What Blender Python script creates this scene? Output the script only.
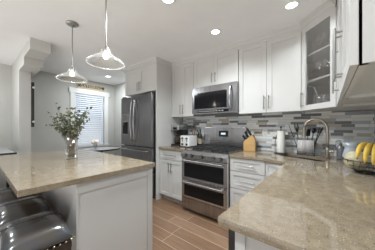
import bpy, bmesh, math, random
from mathutils import Vector, Matrix
from mathutils.geometry import tessellate_polygon
random.seed(7)
PI = math.pi
for o in list(bpy.data.objects): bpy.data.objects.remove(o)
C = bpy.context.scene.collection
SC = bpy.context.scene

# ------------------------------------------------------------------ camera, world, light
cam = bpy.data.cameras.new('camera'); camo = bpy.data.objects.new('camera', cam); C.objects.link(camo)
camo.location = (0, 0, 1.26); camo.rotation_euler = (PI/2, 0, math.radians(39.12))
cam.sensor_width = 36; cam.lens = 175.24/375*36; cam.shift_y = 2/375; cam.clip_start = .02
SC.camera = camo
SC.view_settings.view_transform = 'Standard'; SC.view_settings.look = 'None'
SC.view_settings.gamma = 1; SC.view_settings.use_curve_mapping = False
SC.view_settings.exposure = 0.3
w = bpy.data.worlds.new('world'); SC.world = w; w.use_nodes = True
# fill through the unbuilt room end behind the camera: overcast sky above the horizon, brighter glow added below it to lift the ceiling
_n = w.node_tree.nodes; _l = w.node_tree.links
_tc = _n.new('ShaderNodeTexCoord'); _sp = _n.new('ShaderNodeSeparateXYZ'); _cr = _n.new('ShaderNodeValToRGB'); _mr = _n.new('ShaderNodeMapRange')
SKY, LOW_FILL = 0.16, 1.6
_mr.inputs['From Min'].default_value = -.12; _mr.inputs['From Max'].default_value = .05
_mr.inputs['To Min'].default_value = LOW_FILL; _mr.inputs['To Max'].default_value = SKY
_cr.color_ramp.elements[0].position = .45; _cr.color_ramp.elements[0].color = (1, .97, .93, 1); _cr.color_ramp.elements[1].position = .55; _cr.color_ramp.elements[1].color = (.88, .94, 1, 1)
_l.new(_tc.outputs['Generated'], _sp.inputs[0]); _l.new(_sp.outputs[2], _mr.inputs['Value'])
_ad = _n.new('ShaderNodeMath'); _ad.operation = 'ADD'; _ad.inputs[1].default_value = .5; _l.new(_sp.outputs[2], _ad.inputs[0]); _l.new(_ad.outputs[0], _cr.inputs[0])
_l.new(_cr.outputs[0], _n['Background'].inputs[0]); _l.new(_mr.outputs[0], _n['Background'].inputs[1])
CANS_AND_FILL = [(-1.159, 1.14), (-1.099, 1.90), (-.288, 1.95), (-4.01, 2.0), (-2.35, -.35), (-.35, -.4), (-3.7, -.3)]  # last three have no fixture: unseen lamps added to brighten the room
LAMP_P = [25.0, 3.8, 3.6, 15.0, 8.0, 16.0, 11.0]
LAMP_S = [150, 130, 130, 180, 160, 160, 180]
PEND_P = 1.2
for (x, y), LAMP_W, LAMP_A in zip(CANS_AND_FILL, LAMP_P, LAMP_S):
    l = bpy.data.lights.new('downlight_or_fill_lamp', 'AREA'); l.shape = 'DISK'; l.size = .20; l.energy = LAMP_W; l.spread = math.radians(LAMP_A); l.color = (.90, .965, 1)
    o = bpy.data.objects.new('downlight_or_fill_lamp', l); C.objects.link(o); o.location = (x, y, 2.425)

# ------------------------------------------------------------------ materials
def mat(name, col, rough=.5, metal=0, **kw):
    m = bpy.data.materials.new(name); m.use_nodes = True
    b = m.node_tree.nodes['Principled BSDF']
    b.inputs['Base Color'].default_value = (*col, 1); b.inputs['Roughness'].default_value = rough; b.inputs['Metallic'].default_value = metal
    for k, v in kw.items():
        b.inputs[k.replace('_', ' ')].default_value = v
    return m
def N(m, t, **kw):
    n = m.node_tree.nodes.new(t)
    for k, v in kw.items(): setattr(n, k, v)
    return n
def L(m, a, b): m.node_tree.links.new(a, b)
def bsdf(m): return m.node_tree.nodes['Principled BSDF']
def noisy(m, scale, c1, c2, bump=0, stretch=(1, 1, 1), detail=4, lo=.35, hi=.65):
    tc = N(m, 'ShaderNodeTexCoord'); mp = N(m, 'ShaderNodeMapping'); mp.inputs['Scale'].default_value = stretch
    no = N(m, 'ShaderNodeTexNoise'); no.inputs['Scale'].default_value = scale; no.inputs['Detail'].default_value = detail
    cr = N(m, 'ShaderNodeValToRGB'); cr.color_ramp.elements[0].position = lo; cr.color_ramp.elements[1].position = hi
    cr.color_ramp.elements[0].color = (*c1, 1); cr.color_ramp.elements[1].color = (*c2, 1)
    L(m, tc.outputs['Object'], mp.inputs[0]); L(m, mp.outputs[0], no.inputs[0]); L(m, no.outputs[0], cr.inputs[0])
    L(m, cr.outputs[0], bsdf(m).inputs['Base Color'])
    if bump:
        bu = N(m, 'ShaderNodeBump'); bu.inputs['Strength'].default_value = bump; bu.inputs['Distance'].default_value = .002
        L(m, no.outputs[0], bu.inputs['Height']); L(m, bu.outputs[0], bsdf(m).inputs['Normal'])
    return m
def tiles(name, ramp, rowh, wid, axes, grout, gw, rough=.2, jitter=True, noise=0):
    """running-bond tiles with a random tone for every tile; axes = the two world axes used"""
    m = mat(name, (.5, .5, .5), rough); nt = m.node_tree
    geo = N(m, 'ShaderNodeNewGeometry'); sp = N(m, 'ShaderNodeSeparateXYZ'); L(m, geo.outputs['Position'], sp.inputs[0])
    def M(op, a, b=None):
        n = N(m, 'ShaderNodeMath', operation=op)
        for i, v in enumerate((a, b)):
            if v is None: continue
            if isinstance(v, (int, float)): n.inputs[i].default_value = v
            else: L(m, v, n.inputs[i])
        return n.outputs[0]
    u = sp.outputs[axes[0]]
    for a in axes[2:]: u = M('ADD', u, sp.outputs[a])
    v = sp.outputs[axes[1]]
    vr = M('DIVIDE', v, rowh); row = M('FLOOR', vr); fv = M('FRACT', vr)
    wn = N(m, 'ShaderNodeTexWhiteNoise', noise_dimensions='1D'); L(m, row, wn.inputs['W'])
    off = wn.outputs['Value']
    wn2 = N(m, 'ShaderNodeTexWhiteNoise', noise_dimensions='1D'); L(m, M('ADD', row, 37.3), wn2.inputs['W'])
    ww = M('MULTIPLY', M('ADD', M('MULTIPLY', wn2.outputs['Value'], .9), .55), wid) if jitter else wid
    ur = M('ADD', M('DIVIDE', u, ww), M('MULTIPLY', off, 7.0)); colm = M('FLOOR', ur); fu = M('FRACT', ur)
    cb = N(m, 'ShaderNodeCombineXYZ'); L(m, row, cb.inputs[0]); L(m, colm, cb.inputs[1])
    w3 = N(m, 'ShaderNodeTexWhiteNoise', noise_dimensions='3D'); L(m, cb.outputs[0], w3.inputs['Vector'])
    cr = N(m, 'ShaderNodeValToRGB'); cr.color_ramp.interpolation = 'CONSTANT'
    els = cr.color_ramp.elements
    els[0].position = 0; els[0].color = (*ramp[0], 1); els[1].position = 1/len(ramp); els[1].color = (*ramp[1], 1)
    for i in range(2, len(ramp)):
        e = els.new(i/len(ramp)); e.color = (*ramp[i], 1)
    L(m, w3.outputs['Value'], cr.inputs[0])
    col = cr.outputs[0]
    if noise:
        cb2 = N(m, 'ShaderNodeCombineXYZ'); L(m, M('MULTIPLY', u, 1.5), cb2.inputs[0]); L(m, M('MULTIPLY', v, 22), cb2.inputs[1]); L(m, w3.outputs['Value'], cb2.inputs[2])
        no = N(m, 'ShaderNodeTexNoise'); no.inputs['Scale'].default_value = 2.2; no.inputs['Detail'].default_value = 5; L(m, cb2.outputs[0], no.inputs[0])
        mx = N(m, 'ShaderNodeMix', data_type='RGBA', blend_type='MULTIPLY'); mx.inputs[0].default_value = noise
        cr2 = N(m, 'ShaderNodeValToRGB'); cr2.color_ramp.elements[0].position = .3; cr2.color_ramp.elements[1].position = .7
        cr2.color_ramp.elements[0].color = (.45, .42, .4, 1); L(m, no.outputs[0], cr2.inputs[0])
        L(m, col, mx.inputs[6]); L(m, cr2.outputs[0], mx.inputs[7]); col = mx.outputs[2]
    g1 = M('LESS_THAN', fv, gw/rowh); g2 = M('LESS_THAN', fu, M('DIVIDE', gw, ww) if jitter else gw/wid)
    g = M('MAXIMUM', g1, g2)
    mg = N(m, 'ShaderNodeMix', data_type='RGBA'); L(m, g, mg.inputs[0]); L(m, col, mg.inputs[6]); mg.inputs[7].default_value = (*grout, 1)
    L(m, mg.outputs[2], bsdf(m).inputs['Base Color'])
    bu = N(m, 'ShaderNodeBump'); bu.invert = True; bu.inputs['Strength'].default_value = .3; bu.inputs['Distance'].default_value = .002
    L(m, g, bu.inputs['Height']); L(m, bu.outputs[0], bsdf(m).inputs['Normal'])
    return m
M_WALL = noisy(mat('wall_paint', (.4, .39, .37), .6), 3, (.50, .495, .47), (.53, .525, .50), lo=.3, hi=.7)
M_CEIL = noisy(mat('ceiling_paint', (.8, .8, .8), .7), 4, (.82, .82, .82), (.85, .85, .85), lo=.3, hi=.7)
M_TRIM = mat('white_trim', (.75, .75, .74), .4)
M_CAB = noisy(mat('cabinet_paint', (.7, .69, .67), .38), 2, (.56, .555, .54), (.59, .585, .57), lo=.3, hi=.7)
M_ISL = noisy(mat('island_paint', (.6, .59, .57), .4), 2, (.60, .59, .575), (.63, .62, .605), lo=.3, hi=.7)
M_TOE = mat('toe_kick', (.45, .45, .45), .5)
M_STEEL = noisy(mat('stainless', (.5, .5, .5), .24, 1), 60, (.46, .46, .47), (.66, .66, .67), .03, (1, 1, .02))
M_DSTEEL = noisy(mat('dark_stainless', (.3, .3, .31), .22, 1), 60, (.30, .30, .31), (.40, .40, .41), .02, (1, 1, .02))
M_NICKEL = mat('brushed_nickel', (.36, .35, .335), .32, 1)
M_FAUCET = mat('warm_nickel', (.50, .45, .38), .28, 1)
M_BGLASS = mat('black_glass', (.008, .008, .009), .08, Specular_IOR_Level=.3)
M_BLACK = mat('black_plastic', (.02, .02, .02), .35)
M_IRON = mat('cast_iron', (.025, .025, .025), .3)
M_WHITE = mat('white_plastic', (.75, .75, .74), .3)
M_PAPER = noisy(mat('paper_towel', (.8, .79, .77), .9), 60, (.76, .75, .72), (.84, .83, .80), .4)
M_WOOD = noisy(mat('block_wood', (.5, .3, .12), .45), 30, (.46, .27, .10), (.60, .38, .16), .1, (.3, 1, 6))
M_LEATHER = noisy(mat('leather', (.2, .2, .2), .22), 5, (.085, .066, .048), (.060, .068, .082), .15, lo=.3, hi=.7)
bsdf(M_LEATHER).inputs['Coat Weight'].default_value = .6; bsdf(M_LEATHER).inputs['Coat Roughness'].default_value = .15
M_NAIL = mat('nailhead', (.75, .68, .5), .2, 1)
M_LEGW = noisy(mat('dark_leg_wood', (.05, .04, .035), .4), 20, (.03, .025, .02), (.06, .05, .04))
def thin_glass(name, tint, refl, edge, haze=0):
    """thin clear glass: see-through, mirror-like towards grazing angles, a little white diffuse mixed in"""
    m = bpy.data.materials.new(name); m.use_nodes = True; nt = m.node_tree; nt.nodes.clear()
    out = N(m, 'ShaderNodeOutputMaterial'); tr = N(m, 'ShaderNodeBsdfTransparent'); gl = N(m, 'ShaderNodeBsdfGlossy'); di = N(m, 'ShaderNodeBsdfDiffuse')
    tr.inputs[0].default_value = (*tint, 1); gl.inputs['Roughness'].default_value = .03; gl.inputs[0].default_value = (1, 1, 1, 1); di.inputs[0].default_value = (.9, .9, .9, 1)
    lw = N(m, 'ShaderNodeLayerWeight'); lw.inputs[0].default_value = edge
    mr = N(m, 'ShaderNodeMapRange'); mr.inputs['To Min'].default_value = refl; mr.inputs['To Max'].default_value = .85; L(m, lw.outputs['Facing'], mr.inputs['Value'])
    mh = N(m, 'ShaderNodeMixShader'); mh.inputs[0].default_value = haze; L(m, gl.outputs[0], mh.inputs[1]); L(m, di.outputs[0], mh.inputs[2])
    mx = N(m, 'ShaderNodeMixShader'); L(m, mr.outputs[0], mx.inputs[0]); L(m, tr.outputs[0], mx.inputs[1]); L(m, mh.outputs[0], mx.inputs[2]); L(m, mx.outputs[0], out.inputs[0])
    return m
M_GLASS = thin_glass('clear_glass', (.97, .98, .98), .04, .25, .12)
M_RIM = thin_glass('glass_rim', (.93, .93, .93), .30, .5, .5)
M_PANE = thin_glass('cabinet_pane', (.97, .97, .97), .05, .2, 0)
M_WATER = mat('water', (.95, 1, .97), .0, 0, Transmission_Weight=1.0, IOR=1.33)
M_CABIN = mat('cabinet_interior', (.50, .46, .42), .5)
M_LEAF = noisy(mat('leaf', (.1, .15, .06), .5), 40, (.035, .055, .025), (.10, .13, .07))
M_LEAF2 = noisy(mat('pale_leaf', (.3, .33, .2), .5), 40, (.13, .15, .09), (.30, .29, .20))
M_STEM = noisy(mat('stem', (.15, .1, .05), .6), 30, (.07, .045, .025), (.22, .14, .06))
M_PETAL = noisy(mat('petal', (.85, .8, .72), .7), 50, (.80, .70, .60), (.88, .84, .78), .2)
M_BLIND = mat('blind_slat', (.72, .77, .84), .5)
M_MELON = noisy(mat('melon_rind', (.65, .58, .38), .5), 14, (.42, .37, .24), (.62, .56, .38), .5)
M_BANANA = noisy(mat('banana_peel', (.75, .5, .06), .45), 20, (.62, .40, .05), (.80, .56, .09))
M_CERAM = mat('blue_grey_ceramic', (.42, .46, .50), .25)
M_SOAP = mat('smoky_bottle', (.25, .26, .28), .2, .3)
M_TAN = mat('bronze_metal', (.24, .17, .12), .35, .6)
M_DBOT = mat('dark_glass_bottle', (.03, .025, .02), .08)
M_SIGN = noisy(mat('sign_wood', (.5, .4, .25), .7), 25, (.42, .33, .20), (.60, .50, .34), .2, (1, .2, 4))
M_SIGND = mat('sign_dark', (.06, .05, .045), .6)
M_CREAM = mat('cream_letter', (.72, .64, .45), .6)
def emis(name, col, s):
    m = mat(name, col, .5); b = bsdf(m); b.inputs['Emission Color'].default_value = (*col, 1); b.inputs['Emission Strength'].default_value = s; return m
M_LAMP = emis('lamp_lens', (1, .97, .92), 6)
M_BULB = emis('bulb', (1, .93, .82), 5)
M_LED = emis('lit_display', (.6, .75, .9), .3)
def quartz():
    m = mat('quartz', (.4, .35, .28), .05, IOR=1.6)
    tc = N(m, 'ShaderNodeNewGeometry')
    no = N(m, 'ShaderNodeTexNoise'); no.inputs['Scale'].default_value = 26; no.inputs['Detail'].default_value = 8; no.inputs['Roughness'].default_value = .7
    L(m, tc.outputs['Position'], no.inputs[0])
    cr = N(m, 'ShaderNodeValToRGB'); e = cr.color_ramp.elements; e[0].position = .22; e[1].position = .80
    e[0].color = (.18, .138, .092, 1); e[1].color = (.35, .285, .20, 1); L(m, no.outputs[0], cr.inputs[0])
    vo = N(m, 'ShaderNodeTexVoronoi'); vo.inputs['Scale'].default_value = 120; L(m, tc.outputs['Position'], vo.inputs[0])
    c2 = N(m, 'ShaderNodeValToRGB'); e = c2.color_ramp.elements; e[0].position = .10; e[1].position = .28
    e[0].color = (1, 1, 1, 1); e[1].color = (0, 0, 0, 1); L(m, vo.outputs['Distance'], c2.inputs[0])
    sp = N(m, 'ShaderNodeSeparateColor'); L(m, vo.outputs['Color'], sp.inputs[0])
    c3 = N(m, 'ShaderNodeValToRGB'); c3.color_ramp.interpolation = 'CONSTANT'; e = c3.color_ramp.elements
    e[0].color = (.05, .04, .035, 1); e[1].position = .45; e[1].color = (.18, .14, .10, 1); n = e.new(.75); n.color = (.50, .47, .42, 1)
    L(m, sp.outputs[0], c3.inputs[0])
    mx = N(m, 'ShaderNodeMix', data_type='RGBA'); L(m, c2.outputs[0], mx.inputs[0]); L(m, cr.outputs[0], mx.inputs[6]); L(m, c3.outputs[0], mx.inputs[7])
    L(m, mx.outputs[2], bsdf(m).inputs['Base Color'])
    return m
M_Q = quartz()
M_FLOOR = tiles('wood_tile_floor', [(.23, .130, .075), (.28, .165, .098), (.25, .148, .088), (.31, .19, .115)], .165, .92, (0, 1), (.50, .42, .33), .005, .32, False, .55)
MOS = [(.62, .68, .72), (.80, .82, .82), (.20, .21, .22), (.50, .55, .58), (.86, .87, .85), (.56, .50, .42), (.16, .165, .17), (.78, .83, .87), (.34, .36, .38), (.84, .83, .80), (.86, .88, .90), (.88, .90, .91)]
M_SPLASH = tiles('mosaic_back', MOS, .034, .19, (0, 2), (.55, .53, .49), .0028, .12)
M_SPLASH_R = tiles('mosaic_side', MOS, .034, .19, (1, 2), (.55, .53, .49), .0028, .12)

# ------------------------------------------------------------------ mesh helpers
def bx(bm, x0, x1, y0, y1, z0, z1, bev=0):
    r = bmesh.ops.create_cube(bm, size=1)
    for v in r['verts']:
        v.co = Vector(((x0+x1)/2+v.co.x*(x1-x0), (y0+y1)/2+v.co.y*(y1-y0), (z0+z1)/2+v.co.z*(z1-z0)))
    if bev:
        es = list({e for v in r['verts'] for e in v.link_edges})
        bmesh.ops.bevel(bm, geom=es, offset=bev, segments=2, affect='EDGES', profile=.7)
def cyl(bm, p0, p1, r0, r1=None, seg=16):
    p0 = Vector(p0); p1 = Vector(p1); r1 = r0 if r1 is None else r1
    d = p1-p0; q = d.to_track_quat('Z', 'Y').to_matrix().to_4x4()
    bmesh.ops.create_cone(bm, cap_ends=True, segments=seg, radius1=max(r0, 1e-4), radius2=max(r1, 1e-4), depth=d.length, matrix=Matrix.Translation((p0+p1)/2) @ q)
def tube(bm, pts, r, seg=10, closed=False):
    pts = [Vector(p) for p in pts]; n = len(pts); rings = []
    up = Vector((0, 0, 1)); prev = None
    for i, p in enumerate(pts):
        a = pts[(i-1) % n] if (closed or i) else p; b = pts[(i+1) % n] if (closed or i < n-1) else p
        t = (b-a).normalized()
        if prev is None:
            s = t.cross(up); s = s.normalized() if s.length > 1e-3 else Vector((1, 0, 0))
        else:
            s = (prev - t*prev.dot(t)); s = s.normalized() if s.length > 1e-4 else t.orthogonal().normalized()
        prev = s; u = t.cross(s)
        rr = r[i] if isinstance(r, (list, tuple)) else r
        rings.append([bm.verts.new(p+(s*math.cos(2*PI*k/seg)+u*math.sin(2*PI*k/seg))*rr) for k in range(seg)])
    for i in range(n if closed else n-1):
        A, B = rings[i], rings[(i+1) % n]
        for k in range(seg):
            bm.faces.new((A[k], A[(k+1) % seg], B[(k+1) % seg], B[k]))
    if not closed:
        bm.faces.new(rings[0][::-1]); bm.faces.new(rings[-1])
def lathe(bm, prof, c=(0, 0, 0), seg=28):
    rings = []
    for r, z in prof:
        if r < 1e-5: rings.append([bm.verts.new((c[0], c[1], c[2]+z))])
        else: rings.append([bm.verts.new((c[0]+r*math.cos(2*PI*k/seg), c[1]+r*math.sin(2*PI*k/seg), c[2]+z)) for k in range(seg)])
    for A, B in zip(rings, rings[1:]):
        for k in range(seg):
            a, b = A[k % len(A)], A[(k+1) % len(A)]; c_, d = B[(k+1) % len(B)], B[k % len(B)]
            vs = []
            for q in (a, b, c_, d):
                if q not in vs: vs.append(q)
            if len(vs) > 2: bm.faces.new(vs)
def prism(bm, pts, z0, z1, holes=()):
    loops = [[Vector((p[0], p[1], 0)) for p in pts]] + [[Vector((p[0], p[1], 0)) for p in h] for h in holes]
    tri = tessellate_polygon(loops); flat = [p for l in loops for p in l]
    A = [bm.verts.new((p.x, p.y, z0)) for p in flat]; B = [bm.verts.new((p.x, p.y, z1)) for p in flat]
    for t in tri:
        bm.faces.new([A[i] for i in t][::-1]); bm.faces.new([B[i] for i in t])
    s = 0
    for l in loops:
        n = len(l)
        for i in range(n):
            j = (i+1) % n; bm.faces.new((A[s+i], A[s+j], B[s+j], B[s+i]))
        s += n
    bmesh.ops.recalc_face_normals(bm, faces=bm.faces)
def sweep(bm, path, prof):
    """sweep a (offset, z) profile along an XY path; offset points to the path's right side"""
    rings = []; n = len(path)
    for i, p in enumerate(path):
        p = Vector(p)
        d0 = (p-Vector(path[i-1])).normalized() if i else None
        d1 = (Vector(path[i+1])-p).normalized() if i < n-1 else None
        if d0 is None: d0 = d1
        if d1 is None: d1 = d0
        n0 = Vector((d0.y, -d0.x)); n1 = Vector((d1.y, -d1.x)); m = (n0+n1).normalized(); m = m/max(.3, m.dot(n0))
        rings.append([bm.verts.new((p.x+m.x*o, p.y+m.y*o, z)) for o, z in prof])
    for A, B in zip(rings, rings[1:]):
        for k in range(len(prof)):
            j = (k+1) % len(prof); bm.faces.new((A[k], A[j], B[j], B[k]))
    bm.faces.new(rings[0]); bm.faces.new(rings[-1][::-1])
    bmesh.ops.recalc_face_normals(bm, faces=bm.faces)
def obj(name, bm, m, parent=None, smooth=None, subsurf=0):
    bmesh.ops.recalc_face_normals(bm, faces=bm.faces)
    me = bpy.data.meshes.new(name); bm.to_mesh(me); bm.free(); me.materials.append(m)
    o = bpy.data.objects.new(name, me); C.objects.link(o)
    if parent: o.parent = parent
    if smooth:
        for p in me.polygons: p.use_smooth = True
        if smooth != 'all': me.set_sharp_from_angle(angle=math.radians(40))
    if subsurf:
        s = o.modifiers.new('sub', 'SUBSURF'); s.levels = s.render_levels = subsurf
    return o
def BM(): return bmesh.new()
def box_obj(name, m, parent, *a, bev=0):
    b = BM(); bx(b, *a, bev=bev); return obj(name, b, m, parent)
def thing(name, label, cat, loc=(0, 0, 0), rz=0, group=None):
    o = bpy.data.objects.new(name, None); C.objects.link(o); o.location = loc; o.rotation_euler = (0, 0, rz)
    o.empty_display_size = .05
    return tag(o, label, cat, group)
def tag(o, label, cat, group=None):
    o['label'] = label; o['category'] = cat
    if group: o['group'] = group
    return o
def struct(name, bm, m, smooth=None):
    o = obj(name, bm, m, None, smooth); o['kind'] = 'structure'; return o
def sbox(name, m, *a, bev=0):
    b = BM(); bx(b, *a, bev=bev); return struct(name, b, m)
def dup(root, loc, rz=0, label=None, group=None):
    def rec(o, parent):
        c = o.copy(); C.objects.link(c); c.parent = parent
        for ch in o.children: rec(ch, c)
        return c
    r = rec(root, None); r.location = loc; r.rotation_euler = (0, 0, rz)
    if label: r['label'] = label
    if group: r['group'] = group
    return r

# ------------------------------------------------------------------ room
CH = 2.44; WY = 2.70; WX = .37; LX = -4.75; DY = 2.55
sbox('floor', M_FLOOR, LX-.1, WX+.1, -.9, WY+.1, -.05, 0)
sbox('ceiling', M_CEIL, LX-.1, WX+.1, -.9, WY+.1, CH, CH+.05)
b = BM(); bx(b, -3.4, WX+.1, WY, WY+.1, 0, CH); bx(b, LX-.1, -3.4, DY, WY+.1, 0, CH); struct('wall_back', b, M_WALL)
sbox('wall_right', M_WALL, WX, WX+.1, -1.0, WY, 0, CH)
wy0, wy1, wz0, wz1 = 1.56, 2.26, .80, 2.08           # window opening in the dining wall
b = BM(); bx(b, LX-.1, LX, -.9, wy0, 0, CH); bx(b, LX-.1, LX, wy1, DY, 0, CH); bx(b, LX-.1, LX, wy0, wy1, 0, wz0); bx(b, LX-.1, LX, wy0, wy1, wz1, CH)
struct('wall_left', b, M_WALL)
# stub wall with the stepped header
b = BM(); bx(b, LX, -3.906, .48, .627, 0, 2.18); bx(b, LX, -3.47, .48, .70, 2.18, 2.29); bx(b, LX, -3.05, .48, .70, 2.29, CH); struct('wall_partition', b, M_WALL)
sbox('baseboard_left', M_TRIM, LX, LX+.015, .69, DY, 0, .1)
sbox('baseboard_back', M_TRIM, LX, -3.4, DY-.015, DY, 0, .1)
# backsplash
b = BM(); bx(b, -2.31, WX, WY-.008, WY, .914, 1.50); struct('trim_1', b, M_SPLASH)
b = BM(); bx(b, WX-.008, WX, .7, WY-.008, .914, 1.50); struct('trim_2', b, M_SPLASH_R)
# window
b = BM()
bx(b, LX, LX+.02, wy0-.10, wy0, wz0-.03, wz1+.005, .003); bx(b, LX, LX+.02, wy1, wy1+.10, wz0-.03, wz1+.005, .003)
bx(b, LX, LX+.03, wy0-.13, wy1+.13, wz1, wz1+.12, .003); bx(b, LX, LX+.045, wy0-.12, wy1+.12, wz0-.035, wz0, .003); bx(b, LX, LX+.018, wy0-.10, wy1+.10, wz0-.13, wz0-.035, .003)
win = struct('window_1', b, M_TRIM)
b = BM()
for a in ((wy0, wy0+.04, wz0, wz1), (wy1-.04, wy1, wz0, wz1), (wy0, wy1, wz0, wz0+.04), (wy0, wy1, wz1-.04, wz1), (wy0, wy1, 1.42, 1.46)):
    bx(b, LX-.09, LX-.05, *a)
obj('sash', b, M_TRIM, win)
box_obj('glass_pane', M_PANE, win, LX-.075, LX-.07, wy0+.03, wy1-.03, wz0+.03, wz1-.03)
b = BM(); bx(b, LX-.045, LX-.005, wy0+.01, wy1-.01, wz1-.05, wz1-.002); bx(b, LX-.04, LX-.01, wy0+.012, wy1-.012, wz0+.004, wz0+.022)
z = wz0+.045
while z < wz1-.06:
    r = bmesh.ops.create_cube(b, size=1)
    mt = Matrix.Translation((LX-.025, (wy0+wy1)/2, z)) @ Matrix.Rotation(math.radians(50), 4, 'Y') @ Matrix.Diagonal((.05, wy1-wy0-.024, .003, 1))
    for v in r['verts']: v.co = mt @ v.co
    z += .050
for y in (wy0+.12, wy1-.12): bx(b, LX-.008, LX-.005, y-.002, y+.002, wz0+.01, wz1-.03)
tag(obj('window_blind', b, M_BLIND), 'closed white horizontal slat blind hanging in the dining window', 'blind')

# ------------------------------------------------------------------ cabinets
def bar_pull(parent, p, length, vertical, stand=.03, m=None, r=.006):
    """p = centre of the pull on the door face (y = face, outwards is -y)"""
    b = BM(); x, y, z = p; h = length/2; s = h-.02
    d = Vector((0, 0, 1)) if vertical else Vector((1, 0, 0)); c = Vector((x, y-stand, z))
    cyl(b, c-d*h, c+d*h, r, seg=12)
    for k in (-1, 1): cyl(b, c+d*s*k, c+d*s*k+Vector((0, stand, 0)), r*.8, seg=10)
    return obj('handle', b, m or M_NICKEL, parent, True)
def shaker(name, x0, x1, z0, z1, parent, m=None, y=0, st=.06, drawer=False, t=.02, glass=False):
    b = BM(); g = .0015; x0 += g; x1 -= g; z0 += g; z1 -= g; bv = .0015
    s2 = st if not drawer else min(st, (z1-z0)*.28)
    bx(b, x0, x0+st, y-t, y, z0, z1, bv); bx(b, x1-st, x1, y-t, y, z0, z1, bv)
    bx(b, x0+st, x1-st, y-t, y, z0, z0+s2, bv); bx(b, x0+st, x1-st, y-t, y, z1-s2, z1, bv)
    if not glass: bx(b, x0+st-.004, x1-st+.004, y-t+.010, y-.003, z0+s2-.004, z1-s2+.004)
    d = obj(name, b, m or M_CAB, parent)
    if glass: box_obj('glass_pane', M_PANE, d, x0+st-.004, x1-st+.004, y-t*.6, y-t*.4, z0+st-.004, z1-st+.004)
    return d
UB, UT = 1.445, 2.365
def upper(label, x, y, rz, width, z0=UB, z1=UT, depth=.305, doors=2, group='white wall cabinets', hl=.17, hz=None, hinge='l'):
    t = thing('wall_cabinet', label, 'cabinet', (x, y, z0), rz, group); H = z1-z0
    b = BM(); bx(b, 0, width, .002, depth, .018, H, .001); bx(b, 0, .018, .002, depth, 0, H); bx(b, width-.018, width, .002, depth, 0, H); bx(b, 0, width, .002, .022, 0, H)
    obj('cabinet_body', b, M_CAB, t)
    hz = hz if hz is not None else .045+hl/2
    wd = width/doors
    for i in range(doors):
        d = shaker('door', i*wd, (i+1)*wd, -.001, H, t)
        hx = (wd-.03 if i == 0 else wd+.03) if doors == 2 else (width-.03 if hinge == 'l' else .03)
        bar_pull(d, (hx, -.02, hz), hl, True)
    return t
UY = 2.38      # door plane of the wall cabinets is UY-.0
upper('white two-door wall cabinet between the tall fridge panel and the microwave', -2.308, UY+.01, 0, .513)
upper('short white two-door wall cabinet above the microwave', -1.79, UY+.01, 0, .785, z0=1.905, hl=.15)
upper('white two-door wall cabinet right of the microwave, above the knife block', -1.0, UY+.01, 0, .745)
# corner cabinet with a glass door: five-sided body, taupe inside
A = Vector((-.24, 2.385)); B_ = Vector((.055, 2.10)); dl = (B_-A).length; ang = math.atan2(B_.y-A.y, B_.x-A.x)
gc = thing('wall_cabinet', 'white diagonal corner wall cabinet with a glass door and stemware inside', 'cabinet', (0, 0, UB), 0, 'white wall cabinets')
pts = [(-.24, 2.39), (.055, 2.105), (WX-.002, 2.105), (WX-.002, WY-.002), (-.24, WY-.002)]
b = BM(); prism(b, pts, 0, .03); obj('bottom_panel', b, M_CAB, gc); b = BM(); prism(b, pts, UT-UB-.03, UT-UB); obj('top_panel', b, M_CAB, gc)
b = BM(); bx(b, -.24, -.225, 2.40, WY-.003, .03, UT-UB-.03); bx(b, .06, WX-.003, 2.105, 2.12, .03, UT-UB-.03)
bx(b, -.225, WX-.003, WY-.02, WY-.004, .03, UT-UB-.03); bx(b, WX-.02, WX-.004, 2.12, WY-.02, .03, UT-UB-.03); obj('interior_lining', b, M_CABIN, gc)
sp = [(-.222, 2.425), (.075, 2.135), (WX-.022, 2.135), (WX-.022, WY-.022), (-.222, WY-.022)]
SH = [.03, .335, .63]
for zz in SH[1:]:
    b = BM(); prism(b, sp, zz-.016, zz); obj('shelf', b, M_CAB, gc)
dd = BM(); d = shaker('door', 0, dl, -.001, UT-UB, None, glass=True, st=.055); d.parent = gc
d.location = (A.x, A.y, 0); d.rotation_euler = (0, 0, ang); dd.free()
bar_pull(d, (.028, -.02, .12), .17, True)
# glassware standing inside
def wineglass(z0, x, y, s, label, grp):
    b = BM(); lathe(b, [(0, 0), (.034*s, 0), (.034*s, .003), (.005, .008), (.004, .075*s), (.012, .085*s), (.036*s, .115*s), (.040*s, .15*s), (.034*s, .19*s), (.0325*s, .19*s), (.0385*s, .15*s), (.0345*s, .117*s), (.01, .089*s), (0, .087*s)], seg=18)
    o = obj('wine_glass', b, M_GLASS, None, 'all'); o.location = (x, y, z0); return tag(o, label, 'wine glass', grp)
def tumbler(z0, x, y, s, label, grp):
    b = BM(); lathe(b, [(0, 0), (.028*s, 0), (.034*s, .11*s), (.031*s, .11*s), (.026*s, .008), (0, .008)], seg=18)
    o = obj('drinking_glass', b, M_GLASS, None, 'all'); o.location = (x, y, z0); return tag(o, label, 'glass', grp)
uv = (B_-A).normalized(); nv = Vector((-uv.y, uv.x))
for r, (zz, tx, kind) in enumerate(zip(SH, ('bottom', 'middle', 'top'), ('g', 'w', 'w'))):
    for i, (a, c) in enumerate([(.12, .09), (.21, .08), (.30, .09), (.16, .19), (.26, .19), (.21, .29)]):
        p = A+uv*a+nv*c
        if kind == 'w': wineglass(UB+zz+.001, p.x, p.y, 1.0 if tx == 'middle' else .9, 'clear stemmed wine glass on the %s shelf of the glass-door corner cabinet' % tx, 'wine glasses on the %s cabinet shelf' % tx)
        else: tumbler(UB+zz+.001, p.x, p.y, 1.15, 'clear drinking glass on the bottom level of the glass-door corner cabinet', 'drinking glasses at the bottom of the glass cabinet')
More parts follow.
